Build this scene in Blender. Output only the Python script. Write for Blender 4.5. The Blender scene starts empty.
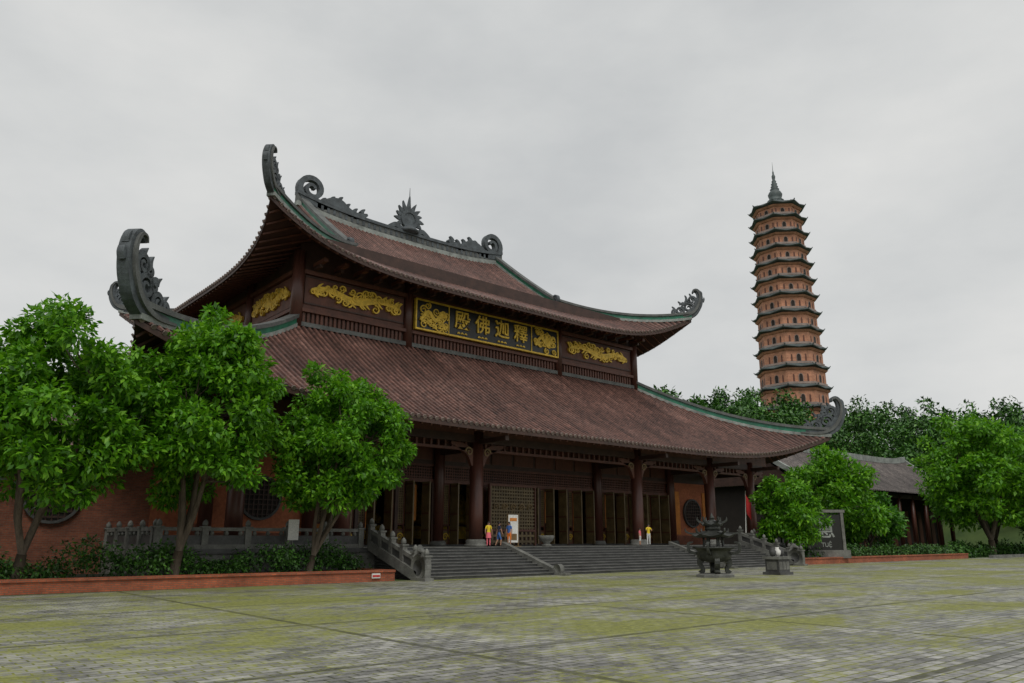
import bpy, math, random, bmesh
import numpy as np
from mathutils import Vector, Matrix
random.seed(7)
RNG=np.random.default_rng(11)
scene=bpy.context.scene
COL=scene.collection

# ------------------------------------------------------------------ materials
def new_mat(name):
    m=bpy.data.materials.new(name); m.use_nodes=True
    nt=m.node_tree; nt.nodes.clear()
    out=nt.nodes.new('ShaderNodeOutputMaterial')
    b=nt.nodes.new('ShaderNodeBsdfPrincipled')
    nt.links.new(b.outputs[0],out.inputs[0])
    return m,nt,b,out
def ramp(nt,fac,stops):
    r=nt.nodes.new('ShaderNodeValToRGB')
    els=r.color_ramp.elements
    while len(els)<len(stops): els.new(0.5)
    for e,(p,c) in zip(els,stops):
        e.position=p; e.color=(c[0],c[1],c[2],1)
    nt.links.new(fac,r.inputs[0]); return r.outputs[0]
def objco(nt,scale=(1,1,1),loc=(0,0,0)):
    t=nt.nodes.new('ShaderNodeTexCoord'); mp=nt.nodes.new('ShaderNodeMapping')
    mp.inputs['Scale'].default_value=scale; mp.inputs['Location'].default_value=loc
    nt.links.new(t.outputs['Object'],mp.inputs[0]); return mp.outputs[0]
def noise(nt,vec,scale,detail=5,rough=.6):
    n=nt.nodes.new('ShaderNodeTexNoise'); n.inputs['Scale'].default_value=scale
    n.inputs['Detail'].default_value=detail; n.inputs['Roughness'].default_value=rough
    nt.links.new(vec,n.inputs['Vector']); return n.outputs[0]
def bump(nt,h,b,strength=.3,dist=.05):
    n=nt.nodes.new('ShaderNodeBump'); n.inputs['Strength'].default_value=strength
    n.inputs['Distance'].default_value=dist
    nt.links.new(h,n.inputs['Height']); nt.links.new(n.outputs[0],b.inputs['Normal'])
def mixc(nt,fac,a,b,mode='MIX'):
    m=nt.nodes.new('ShaderNodeMix'); m.data_type='RGBA'; m.blend_type=mode
    for s,v in ((m.inputs[0],fac),(m.inputs[6],a),(m.inputs[7],b)):
        if hasattr(v,'links'): nt.links.new(v,s)
        elif isinstance(v,(int,float)): s.default_value=v
        else: s.default_value=(v[0],v[1],v[2],1)
    return m.outputs[2]
def math_(nt,op,a,b=None):
    m=nt.nodes.new('ShaderNodeMath'); m.operation=op
    for s,v in ((m.inputs[0],a),(m.inputs[1],b)):
        if v is None: continue
        if hasattr(v,'links'): nt.links.new(v,s)
        else: s.default_value=v
    return m.outputs[0]
def simple(name,c,rough=.7,var=.35,scale=2.0,bs=.25,metal=0,scl=(1,1,1)):
    m,nt,b,o=new_mat(name)
    v=objco(nt,scl); n=noise(nt,v,scale); n2=noise(nt,v,scale*9,3)
    lo=tuple(x*(1-var) for x in c); hi=tuple(min(1,x*(1+var)) for x in c)
    col=ramp(nt,n,[(.3,lo),(.7,hi)])
    col=mixc(nt,.5,col,ramp(nt,n2,[(.3,(.55,.55,.55)),(.7,(1.25,1.25,1.25))]),'MULTIPLY')
    nt.links.new(col,b.inputs['Base Color'])
    b.inputs['Roughness'].default_value=rough; b.inputs['Metallic'].default_value=metal
    bump(nt,n2,b,bs,.03)
    return m

M={}
M['wood']=simple('dark_wood',(.055,.026,.018),.55,.35,1.5)
M['woodred']=simple('red_brown_wood',(.115,.040,.023),.55,.3,1.5,scl=(1,1,.3))
M['column']=simple('column_wood',(.085,.030,.020),.4,.25,1.2,scl=(2,2,.3))
M['lattice']=simple('lattice_wood',(.19,.12,.045),.5,.35,2)
M['screen']=simple('bronzed_screen',(.15,.105,.045),.5,.35,2)
M['gold']=simple('gold_leaf',(.72,.47,.05),.38,.3,3,.4,metal=.3)
M['black']=simple('black_lacquer',(.012,.012,.010),.35,.3,1)
M['green']=simple('green_glaze',(.022,.17,.10),.4,.4,1.6)
M['ridge']=simple('ridge_stone',(.11,.115,.11),.7,.4,1.2,.5)
M['ridgelt']=simple('ridge_plaster',(.27,.29,.27),.75,.4,1.2,.4)
M['horn']=simple('horn_ceramic',(.075,.088,.096),.6,.5,2.2,.6)
M['stone']=simple('grey_stone',(.155,.155,.14),.75,.45,1.3,.5)
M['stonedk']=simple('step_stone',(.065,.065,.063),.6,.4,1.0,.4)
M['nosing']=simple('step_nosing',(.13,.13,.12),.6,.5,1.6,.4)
M['orange']=simple('orange_plaster',(.46,.15,.07),.85,.25,.6,.3)
M['bronze']=simple('dark_bronze',(.055,.058,.052),.45,.5,3,.6,metal=.5)
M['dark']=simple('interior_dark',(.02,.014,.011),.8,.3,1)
M['banner']=simple('orange_cloth',(.65,.24,.05),.8,.2,2,.2)
M['white']=simple('white_paint',(.75,.74,.70),.6,.1,2,.1)
M['bark']=simple('bark',(.10,.078,.055),.9,.45,4,.8,scl=(1,1,.3))
M['soil']=simple('soil',(.035,.045,.02),.95,.4,2,.6)
M['redflag']=simple('red_cloth',(.55,.03,.03),.8,.15,2,.1)

def brickmat(name,c1,c2,mort,w=.26,h=.085,axis='XZ'):
    m,nt,b,o=new_mat(name)
    t=nt.nodes.new('ShaderNodeTexCoord'); sp=nt.nodes.new('ShaderNodeSeparateXYZ'); cb=nt.nodes.new('ShaderNodeCombineXYZ')
    nt.links.new(t.outputs['Object'],sp.inputs[0])
    s=math_(nt,'ADD',sp.outputs[0],sp.outputs[1]); nt.links.new(s,cb.inputs[0]); nt.links.new(sp.outputs[2],cb.inputs[1])
    br=nt.nodes.new('ShaderNodeTexBrick'); nt.links.new(cb.outputs[0],br.inputs['Vector'])
    br.inputs['Scale'].default_value=1; br.inputs['Brick Width'].default_value=w; br.inputs['Row Height'].default_value=h
    br.inputs['Mortar Size'].default_value=.009
    br.inputs['Color1'].default_value=(*c1,1);br.inputs['Color2'].default_value=(*c2,1);br.inputs['Mortar'].default_value=(*mort,1)
    n=noise(nt,t.outputs['Object'],.7)
    n2=noise(nt,t.outputs['Object'],4.0)
    col=mixc(nt,.7,br.outputs[0],ramp(nt,n,[(.3,(.5,.5,.5)),(.7,(1.2,1.15,1.1))]),'MULTIPLY')
    col=mixc(nt,.5,col,ramp(nt,n2,[(.3,(.55,.55,.55)),(.7,(1.3,1.25,1.2))]),'MULTIPLY')
    nt.links.new(col,b.inputs['Base Color']); b.inputs['Roughness'].default_value=.85
    bump(nt,math_(nt,'SUBTRACT',1.0,br.outputs[1]),b,.5,.02)
    return m
M['brick']=brickmat('red_brick',(.30,.09,.045),(.19,.055,.03),(.16,.12,.09))
M['brickcurb']=brickmat('brick_curb',(.50,.13,.055),(.36,.09,.04),(.18,.13,.09),.22,.07)
M['towerbrick']=brickmat('tower_brick',(.60,.30,.19),(.50,.24,.15),(.42,.27,.2),.9,.4)  # brick tones lightened, a mild distance haze is painted into the colour
M['towerroof']=simple('tower_roof_tile',(.085,.105,.105),.6,.3,.4,.3)
M['towertrim']=simple('tower_trim',(.30,.23,.20),.75,.3,.4,.3)

def tilemat(name,c_lo,c_mid,c_hi):
    m,nt,b,o=new_mat(name)
    t=nt.nodes.new('ShaderNodeTexCoord')
    n=noise(nt,objco(nt,(.35,.12,.12)),1.0,6,.65)
    n2=noise(nt,objco(nt,(2.6,1.3,2.6)),1.4,3)
    n3=noise(nt,objco(nt,(2.3,.25,.25)),1.0,3)
    n5=noise(nt,objco(nt,(.09,.14,.2)),1.0,4,.7)
    col=ramp(nt,n,[(.28,c_lo),(.5,c_mid),(.75,c_hi)])
    col=mixc(nt,.85,col,ramp(nt,n2,[(.3,(.40,.38,.38)),(.72,(1.7,1.6,1.55))]),'MULTIPLY')
    col=mixc(nt,.75,col,ramp(nt,n3,[(.3,(.5,.48,.48)),(.72,(1.45,1.38,1.35))]),'MULTIPLY')
    col=mixc(nt,.7,col,ramp(nt,n5,[(.35,(.62,.60,.60)),(.65,(1.25,1.22,1.2))]),'MULTIPLY')
    sp=nt.nodes.new('ShaderNodeSeparateXYZ'); nt.links.new(t.outputs['Object'],sp.inputs[0])
    fr=math_(nt,'FRACT',math_(nt,'MULTIPLY',sp.outputs[2],5.2))
    st=ramp(nt,fr,[(0,(.35,.35,.35)),(.25,(1,1,1)),(1,(1.12,1.12,1.12))])
    col=mixc(nt,.8,col,st,'MULTIPLY')
    nt.links.new(col,b.inputs['Base Color']); b.inputs['Roughness'].default_value=.5
    bump(nt,fr,b,.5,.04)
    return m
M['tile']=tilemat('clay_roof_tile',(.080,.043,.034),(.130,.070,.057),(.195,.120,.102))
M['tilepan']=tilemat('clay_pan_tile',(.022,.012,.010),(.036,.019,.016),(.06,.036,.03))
M['tileend']=simple('tile_ends',(.20,.15,.13),.7,.5,3)
M['tilegrey']=tilemat('grey_roof_tile',(.09,.082,.082),(.15,.14,.135),(.21,.20,.195))

def leafmat(name,dark,mid,lite,trans=.35):
    m=bpy.data.materials.new(name); m.use_nodes=True; nt=m.node_tree; nt.nodes.clear()
    out=nt.nodes.new('ShaderNodeOutputMaterial')
    g=nt.nodes.new('ShaderNodeNewGeometry')
    t=nt.nodes.new('ShaderNodeTexCoord')
    n=noise(nt,t.outputs['Object'],.55,3)
    f=math_(nt,'ADD',math_(nt,'MULTIPLY',g.outputs['Random Per Island'],.55),math_(nt,'MULTIPLY',n,.5))
    col=ramp(nt,f,[(.18,dark),(.5,mid),(.85,lite)])
    b=nt.nodes.new('ShaderNodeBsdfPrincipled'); b.inputs['Roughness'].default_value=.5
    nt.links.new(col,b.inputs['Base Color'])
    if trans>0:
        tr=nt.nodes.new('ShaderNodeBsdfTranslucent'); mx=nt.nodes.new('ShaderNodeMixShader')
        nt.links.new(col,tr.inputs[0]); mx.inputs[0].default_value=trans
        nt.links.new(b.outputs[0],mx.inputs[1]);nt.links.new(tr.outputs[0],mx.inputs[2]);nt.links.new(mx.outputs[0],out.inputs[0])
    else: nt.links.new(b.outputs[0],out.inputs[0])
    return m
M['leafA']=leafmat('bright_leaves',(.028,.105,.003),(.095,.30,.006),(.23,.50,.02),.36)
M['leafB']=leafmat('deep_leaves',(.018,.078,.005),(.052,.195,.010),(.13,.34,.02),.3)
M['leafC']=leafmat('hill_leaves',(.012,.052,.006),(.034,.125,.010),(.09,.23,.02),0)
M['leafH']=leafmat('hedge_leaves',(.010,.04,.005),(.028,.095,.008),(.07,.19,.015),0)

# ------------------------------------------------------------------ mesh builder
class MB:
    def __init__(s): s.v=[];s.f=[];s.m=[];s.s=[];s.mats=[]
    def mi(s,name):
        if name not in s.mats: s.mats.append(name)
        return s.mats.index(name)
    def add(s,v,f,mat,smooth=False):
        o=len(s.v); s.v.extend([tuple(x) for x in v]); k=s.mi(mat)
        for q in f: s.f.append(tuple(i+o for i in q)); s.m.append(k); s.s.append(smooth)
    def add2(s,v,fm):
        o=len(s.v); s.v.extend([tuple(x) for x in v])
        for q,mt in fm: s.f.append(tuple(i+o for i in q)); s.m.append(s.mi(mt)); s.s.append(False)
    def box(s,x0,x1,y0,y1,z0,z1,mat):
        v=[(x0,y0,z0),(x1,y0,z0),(x1,y1,z0),(x0,y1,z0),(x0,y0,z1),(x1,y0,z1),(x1,y1,z1),(x0,y1,z1)]
        s.add(v,[(0,3,2,1),(4,5,6,7),(0,1,5,4),(1,2,6,5),(2,3,7,6),(3,0,4,7)],mat)
    def obox(s,c,hx,hy,hz,ang,mat,tilt=None):
        R=Matrix.Rotation(ang,3,'Z')
        if tilt is not None: R=R@tilt
        v=[]
        for z in(-hz,hz):
            for x,y in((-hx,-hy),(hx,-hy),(hx,hy),(-hx,hy)):
                v.append(tuple(Vector(c)+R@Vector((x,y,z))))
        s.add(v,[(0,3,2,1),(4,5,6,7),(0,1,5,4),(1,2,6,5),(2,3,7,6),(3,0,4,7)],mat)
    def tube(s,pts,rad,n,mat,smooth=True,cap=True):
        pts=[Vector(p) for p in pts]; v=[];f=[]
        for i,p in enumerate(pts):
            a=pts[max(0,i-1)];b=pts[min(len(pts)-1,i+1)]; d=(b-a).normalized() if (b-a).length>1e-6 else Vector((0,0,1))
            up=Vector((0,0,1)) if abs(d.z)<.9 else Vector((1,0,0))
            u=d.cross(up).normalized(); w=d.cross(u).normalized()
            r=rad[i] if hasattr(rad,'__len__') else rad
            for k in range(n):
                t=2*math.pi*(k+.5)/n; v.append(p+(u*math.cos(t)+w*math.sin(t))*r)
        for i in range(len(pts)-1):
            for k in range(n):
                f.append((i*n+k,i*n+(k+1)%n,(i+1)*n+(k+1)%n,(i+1)*n+k))
        if cap:
            f.append(tuple(range(n))); f.append(tuple((len(pts)-1)*n+k for k in range(n-1,-1,-1)))
        s.add(v,f,mat,smooth)
    def lathe(s,prof,c,n,mat,smooth=True,rot=0):
        v=[];f=[]
        for r,z in prof:
            for k in range(n):
                t=2*math.pi*k/n+rot; v.append((c[0]+r*math.cos(t),c[1]+r*math.sin(t),c[2]+z))
        for i in range(len(prof)-1):
            for k in range(n): f.append((i*n+k,i*n+(k+1)%n,(i+1)*n+(k+1)%n,(i+1)*n+k))
        f.append(tuple(range(n-1,-1,-1))); f.append(tuple((len(prof)-1)*n+k for k in range(n)))
        s.add(v,f,mat,smooth)
    def ribbon(s,pts,wid,O,U,thick,mat,sub=4):
        P=[];W=[]
        n=len(pts)
        for i in range(n-1):
            p0=pts[max(0,i-1)];p1=pts[i];p2=pts[i+1];p3=pts[min(n-1,i+2)]
            for k in range(sub):
                t=k/sub
                P.append(tuple(.5*((2*p1[j])+(-p0[j]+p2[j])*t+(2*p0[j]-5*p1[j]+4*p2[j]-p3[j])*t*t+(-p0[j]+3*p1[j]-3*p2[j]+p3[j])*t**3) for j in(0,1)))
                W.append(wid[i]*(1-t)+wid[i+1]*t)
        P.append(pts[-1]);W.append(wid[-1])
        O=Vector(O);U=Vector(U).normalized();T=U.cross(Vector((0,0,1)))*thick*.5
        v=[];f=[]
        for i,(a,w) in enumerate(zip(P,W)):
            b0=P[max(0,i-1)];b1=P[min(len(P)-1,i+1)]
            dx,dz=b1[0]-b0[0],b1[1]-b0[1]; L=math.hypot(dx,dz) or 1; nx,nz=-dz/L,dx/L
            for sg in(1,-1):
                q=O+U*(a[0]+nx*sg*w/2)+Vector((0,0,a[1]+nz*sg*w/2))
                v.append(q+T);v.append(q-T)
        for i in range(len(P)-1):
            a=i*4;b=a+4
            f+=[(a,a+1,b+1,b),(a+2,b+2,b+3,a+3),(a,b,b+2,a+2),(a+1,a+3,b+3,b+1)]
        f+=[(0,2,3,1),(len(P)*4-4,len(P)*4-3,len(P)*4-1,len(P)*4-2)]
        s.add(v,f,mat)
    def spiral(s,O,U,c,R,turns,sgn,w,thick,mat,start=0):
        pts=[];wd=[];N=int(12*turns)
        for i in range(N+1):
            t=i/N; r=R*(1-.82*t); a=start+sgn*2*math.pi*turns*t
            pts.append((c[0]+r*math.cos(a),c[1]+r*math.sin(a))); wd.append(w*(1-.55*t))
        s.ribbon(pts,wd,O,U,thick,mat,2)
    def sweep(s,path,w,z0,z1,mat):
        path=[Vector(p) for p in path];v=[];f=[]
        for i,p in enumerate(path):
            d=path[min(len(path)-1,i+1)]-path[max(0,i-1)]; d.z=0; d.normalize()
            n=Vector((-d.y,d.x,0))*w/2
            v+=[p+n+Vector((0,0,z0)),p-n+Vector((0,0,z0)),p-n+Vector((0,0,z1)),p+n+Vector((0,0,z1))]
        for i in range(len(path)-1):
            a=4*i;b=a+4
            for k in range(4): f.append((a+k,a+(k+1)%4,b+(k+1)%4,b+k))
        e=4*(len(path)-1); f+=[(3,2,1,0),(e,e+1,e+2,e+3)]
        s.add(v,f,mat)
    def finish(s,name,parent=None,origin=(0,0,0)):
        me=bpy.data.meshes.new(name)
        o=origin if parent is None else tuple(parent.location)
        me.from_pydata([(a-o[0],b-o[1],c-o[2]) for a,b,c in s.v],[],s.f)
        for k in s.mats: me.materials.append(M[k])
        me.polygons.foreach_set('material_index',s.m)
        me.polygons.foreach_set('use_smooth',s.s)
        me.update()
        ob=bpy.data.objects.new(name,me); COL.objects.link(ob)
        if parent is not None: ob.parent=parent
        else: ob.location=o
        return ob
def empty(name,loc):
    e=bpy.data.objects.new(name,None); e.location=loc; e.empty_display_size=1; COL.objects.link(e); return e
def text_obj(name,body,size,loc,rot,mat,parent,extr=.03,space=1.0):
    cu=bpy.data.curves.new(name,'FONT'); cu.body=body; cu.size=size; cu.extrude=extr; cu.align_x='CENTER'; cu.align_y='CENTER'
    cu.space_character=space; cu.offset=size*.012
    ob=bpy.data.objects.new(name,cu); COL.objects.link(ob); cu.materials.append(M[mat])
    ob.rotation_euler=rot
    if parent: ob.parent=parent; ob.location=Vector(loc)-parent.location
    else: ob.location=loc
    return ob

# ------------------------------------------------------------------ TEMPLE
CX,CY=39.4,61.0
temple=empty('temple_hall',(CX,CY,0))
RPROF=[(-.5,0),(-.28,0),(-.2,.75),(0,1),(.2,.75),(.28,0)]
def rib_grid(mb,ps,N,fn,h0=0):
    v=[];fm=[]
    for p,hh in ps:
        for j in range(N+1): v.append(fn(p,j/N,hh))
    for i in range(len(ps)-1):
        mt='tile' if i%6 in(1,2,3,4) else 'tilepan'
        for j in range(N): fm.append(((i*(N+1)+j,(i+1)*(N+1)+j,(i+1)*(N+1)+j+1,i*(N+1)+j+1),mt))
    mb.add2(v,fm)
class Roof:
    def __init__(s,HX,HY,hx,hy,zb,rise,push,npow=5):
        s.HX,s.HY,s.hx,s.hy,s.zb,s.rise,s.push,s.n=HX,HY,hx,hy,zb,rise,push,npow
    def dims(s,side): return (s.HX,s.hx,s.HY-s.hy) if side%2==0 else (s.HY,s.hy,s.HX-s.hx)
    def surf(s,side,p,q,dz=0):
        Wo,Wi,Q=s.dims(side); t=q/Q; tt=min(t,1); hw=Wo+(Wi-Wo)*tt; a=min(1,abs(p)/hw)
        z=s.zb(t)+ (s.rise*a**s.n*(1-tt)**2.0)+dz
        k=s.push*a**9*(1-tt)
        P=p+math.copysign(k,p); q=q-k
        if side==0: return (CX+P,CY-s.HY+q,z)
        if side==1: return (CX+s.HX-q,CY+P,z)
        if side==2: return (CX-P,CY+s.HY-q,z)
        return (CX-s.HX+q,CY-P,z)
    def tiles(s,mb,side,spacing=.42,N=18,h=.14):
        Wo,Wi,Q=s.dims(side); nr=int(2*Wo/spacing); sp=2*Wo/nr
        ps=[(-Wo+(k+.5+a)*sp,b*h) for k in range(nr) for a,b in RPROF]+[(Wo,0)]
        def fn(p,j,hh):
            qm=Q if abs(p)<=Wi else Q*(Wo-abs(p))/(Wo-Wi)
            return s.surf(side,p,qm*j,hh)
        rib_grid(mb,ps,N,fn)
        for k in range(nr):
            p=-Wo+(k+.5)*sp; c=Vector(s.surf(side,p,0)); c2=Vector(s.surf(side,p,.3))
            d=(c-c2).normalized(); mb.tube([c+Vector((0,0,.02))-d*.02,c+Vector((0,0,.02))+d*.07],sp*.30,8,'tileend',False)
    def under(s,mb,side,n=90,m=7,dz=-.32):
        Wo,Wi,Q=s.dims(side);v=[];f=[]
        for i in range(n+1):
            p=-Wo+2*Wo*i/n
            qm=Q if abs(p)<=Wi else Q*(Wo-abs(p))/(Wo-Wi)
            for j in range(m+1): v.append(s.surf(side,p,qm*j/m,dz))
        for i in range(n):
            for j in range(m): f.append((i*(m+1)+j,i*(m+1)+j+1,(i+1)*(m+1)+j+1,(i+1)*(m+1)+j))
        mb.add(v,f,'wood')
        v=[];f=[]
        for i in range(n+1):
            p=-Wo+2*Wo*i/n
            v+=[s.surf(side,p,.02,-.04),s.surf(side,p,.02,dz)]
        for i in range(n): f.append((2*i,2*i+1,2*i+3,2*i+2))
        mb.add(v,f,'wood')
        k=int(2*Wo/.65)
        for i in range(k+1):
            p=-Wo+2*Wo*i/k
            qm=Q if abs(p)<=Wi else Q*(Wo-abs(p))/(Wo-Wi)
            qm=min(qm,6)
            if qm<.6: continue
            mb.tube([s.surf(side,p,.12+(qm-.12)*j/4,dz-.09) for j in range(5)],.085,4,'woodred',False)
    def hip(s,sx,sy,t0=1.0,t1=0.0,n=18,dz=0):
        out=[]
        for i in range(n+1):
            t=t0+(t1-t0)*i/n
            Wo,Wi,Q=s.dims(0); p=sx*(Wo+(Wi-Wo)*t)
            side=0 if sy<0 else 2
            if side==2: p=-p
            out.append(s.surf(side,p,Q*t,dz))
        return out
def ridge3(mb,path,w=.55,h=.95,start=0.0):
    mb.sweep(path,w*.95,start-.1,start+h*.22,'ridgelt')
    mb.sweep(path,w*.75,start+h*.22,start+h*.68,'green')
    mb.sweep(path,w*1.15,start+h*.68,start+h,'ridge')
def horn(mb,C,D,S,thick=.38):
    C=Vector(C);
    pts=[(-2.6,.35),(-1.3,.25),(-.4,.40),(.35,.85),(.85,1.6),(1.05,2.3),(1.0,2.9),(.74,3.3),(.42,3.3),(.32,3.05)]
    w=[.35,.6,.85,.95,.85,.68,.55,.42,.3,.14]
    mb.ribbon([(a*S,b*S) for a,b in pts],[x*S for x in w],C,D,thick*S,'horn')
    mb.ribbon([(a*S,b*S) for a,b in pts],[x*S*.3 for x in w],C,D,thick*S*1.5,'ridge')
    # pierced scroll work inside the crescent
    for c,R,tn,sg,st in (((-.25,1.35),.62,1.6,1,-1.2),((.15,2.2),.5,1.5,1,-1.0),((-1.25,.95),.5,1.5,1,-1.3),((-.85,1.55),.32,1.2,-1,2),((-.4,2.1),.3,1.2,-1,1),((-1.9,.85),.3,1.2,1,0)):
        mb.spiral(C,D,(c[0]*S,c[1]*S),R*S,tn,sg,.26*S,thick*.8*S,'horn',st)
    for a,b in (((-.45,2.3),(-.6,2.8)),((.1,2.5),(-.1,3.0)),((-1.1,1.7),(-1.4,2.1)),((1.4,2.0),(1.52,2.5)),((1.25,2.75),(1.2,3.25)),((-1.8,1.1),(-2.1,1.5))):
        mb.ribbon([(a[0]*S,a[1]*S),((a[0]+b[0])/2*S+.06*S,(a[1]+b[1])/2*S),(b[0]*S,b[1]*S)],[.26*S,.17*S,.03*S],C,D,thick*.6*S,'horn')

lower=Roof(29.6,24.5,17.6,13.0,lambda t:8.7+7.5*(.8*t+.2*t*t),2.7,1.2)
RT=10.2
def zs(s_): return 20.2+RT*(.8*s_+.2*s_*s_)
upper=Roof(20.9,16.3,11.3,9.0,lambda t:zs(.448*t),2.9,.9)
for rf,nm in((lower,'lower_roof'),(upper,'upper_roof')):
    mb=MB()
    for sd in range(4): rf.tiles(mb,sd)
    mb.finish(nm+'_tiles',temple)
    mb=MB()
    for sd in range(4): rf.under(mb,sd)
    mb.finish(nm+'_eaves',temple)
    mb=MB()
    for sx in(-1,1):
        for sy in(-1,1):
            pth=rf.hip(sx,sy); ridge3(mb,pth,.6,.8 if rf is lower else .7)
            horn(mb,pth[-1],(sx*.707,sy*.707,0),1.08 if rf is lower else .88,.5)
    mb.finish(nm+'_hip_ridges',temple)
GX=CX-.5
def ridge_up(x): return .8*(abs(x-GX)/11.9)**3
mb=MB()
for sgn in(-1,1):
    W=11.9; sp=.42; nr=int(2*W/sp); sp=2*W/nr
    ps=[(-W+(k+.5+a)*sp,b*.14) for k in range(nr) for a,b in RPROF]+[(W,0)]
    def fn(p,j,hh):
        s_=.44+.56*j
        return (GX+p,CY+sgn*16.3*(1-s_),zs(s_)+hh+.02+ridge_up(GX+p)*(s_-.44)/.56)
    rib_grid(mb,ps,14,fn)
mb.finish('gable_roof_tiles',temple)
mb=MB()
zt=zs(1)
for sx in(-1,1):
    x=GX+sx*10.8
    tri=[(x,CY-9,24.3),(x,CY+9,24.3),(x,CY,zt-.1)]
    tri2=[(x-sx*.3,a[1],a[2]) for a in tri]
    mb.add(tri+tri2,[(0,1,2),(5,4,3),(0,3,4,1),(1,4,5,2),(2,5,3,0)],'wood')
    for sy in(-1,1):
        pth=[(GX+sx*11.8,CY+sy*16.3*(1-s_),zs(s_)+ridge_up(GX+11.8)*(s_-.44)/.56) for s_ in np.linspace(1,.44,12)]
        mb.sweep([(a,b,c) for a,b,c in pth],.12,-.75,-.02,'woodred')
        pth2=[(a-sx*.45,b,c) for a,b,c in pth]
        ridge3(mb,pth2,.6,.85)
        e=Vector(pth2[-1])
        mb.spiral(e,(0,sy,0),(.1,.65),.42,1.5,1,.2,.35,'horn',-1.2)
path=[(GX+u,CY,zt+ridge_up(GX+u)) for u in np.linspace(-12,12,40)]
mb.sweep(path,.7,-.2,.25,'ridgelt'); mb.sweep(path,.5,.25,.95,'ridge'); mb.sweep(path,.75,.95,1.25,'horn')
for i in range(1,39):
    p=path[i]; mb.box(p[0]-.12,p[0]+.12,CY-.29,CY+.29,p[2]+.4,p[2]+.85,'horn')
mb.finish('main_ridge',temple)
# ridge ornaments: curled dragon tails + central flame
mb=MB()
zr=zt+1.2
for sx in(-1,1):
    O=(GX+sx*10.6,CY,zr+.6); U=(sx,0,0)
    mb.spiral(O,U,(0,.8),1.4,1.75,1 ,.58,.6,'horn',-1.9)
    pts=[(-.2,-.35),(-1.1,-.45),(-2.0,-.05),(-2.8,.15),(-3.6,-.3),(-4.4,-.55),(-5.2,-.4),(-5.8,-.1)]
    mb.ribbon(pts,[.7,.95,1.1,1.0,.85,.75,.6,.2],O,U,.5,'horn')
    for i,(a,b) in enumerate(pts[1:-1]):
        mb.ribbon([(a,b+.35),(a-.12,b+.6),(a-.35,b+.8)],[.5,.34,.08],O,U,.3,'horn')
O=(GX,CY,zr); U=(1,0,0)
mb.lathe([(.01,0),(.95,.05),(1.1,.25),(.8,.5),(.6,.7)],(GX,CY,zr-.1),12,'horn')
ci=[(.85*math.cos(a),1.45+.85*math.sin(a)) for a in np.linspace(0,2*math.pi,17)]
mb.ribbon(ci,[.35]*17,O,U,.4,'horn',2)
mb.ribbon([(-.8,1.45),(.8,1.45)],[1.4,1.4],O,U,.25,'horn',1)
for i in range(11):
    an=math.radians(-25+230*i/10); L=1.75 if i%2 else 1.6
    if i==5: L=2.5
    if i in(4,6): L=2.0
    mb.ribbon([(.8*math.cos(an),1.45+.8*math.sin(an)),(1.25*math.cos(an+.06),1.45+1.25*math.sin(an+.06)),(L*math.cos(an),1.45+L*math.sin(an))],[.55,.42,.04],O,U,.22,'horn',3)
mb.tube([(GX,CY,zr+3.4),(GX,CY,zr+4.9)],[.07,.02],6,'horn')
for sg in(-1,1):
    mb.ribbon([(.8,.1),(1.5,.5),(2.1,.25),(2.6,.0)],[.5,.5,.4,.1],O,(sg,0,0),.35,'horn')
mb.finish('ridge_ornaments',temple)

# upper wall
mb=MB()
X0,X1,Y0,Y1=21.8,57.0,48.0,74.0
mb.box(X0,X1,Y0,Y1,15.0,23.0,'wood')
cols=[21.8,30.8,46.7,57.0]
for x in cols: mb.lathe([(.36,0),(.36,5.6)],(x,Y0-.1,15.9),14,'column')
for y in(48,56,66,74): mb.lathe([(.36,0),(.36,5.6)],(X0-.1,y,15.9),14,'column')
for(a,b)in((16.1,16.4),(17.15,17.4),(19.9,20.2)):
    mb.box(X0-.15,X1+.15,Y0-.32,Y0-.02,a,b,'woodred' if a>17 else 'ridge')
    mb.box(X0-.32,X0-.02,Y0-.02,Y1,a,b,'woodred' if a>17 else 'ridge')
x=X0+.5
while x<X1-.4:
    if min(abs(x-c) for c in cols)>.45: mb.box(x-.09,x+.09,Y0-.14,Y0-.003,16.4,17.15,'woodred')
    x+=.34
mb.box(X0,X1,Y0-.06,Y0-.002,17.4,17.75,'woodred')
for(a,b)in((22.25,30.35),(47.15,56.55)):
    mb.box(a,b,Y0-.10,Y0-.004,17.75,19.85,'woodred')
    for zz in(17.78,19.72): mb.box(a,b,Y0-.16,Y0-.102,zz,zz+.1,'wood')
y=Y0+.6
while y<Y1: mb.box(X0-.14,X0-.003,y-.09,y+.09,16.4,17.15,'woodred'); y+=.34
for(a,b)in((48.5,55.5),(56.5,65.5),(66.5,73.5)):
    mb.box(X0-.10,X0-.004,a,b,17.6,19.85,'woodred')
for x in np.arange(X0+1,X1,1.6):
    mb.box(x-.12,x+.12,Y0-1.3,Y0-.33,20.2,20.45,'wood'); mb.box(x-.16,x+.16,Y0-2.0,Y0-.33,20.45,20.7,'woodred')
mb.finish('upper_wall',temple)
mb=MB()
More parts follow.
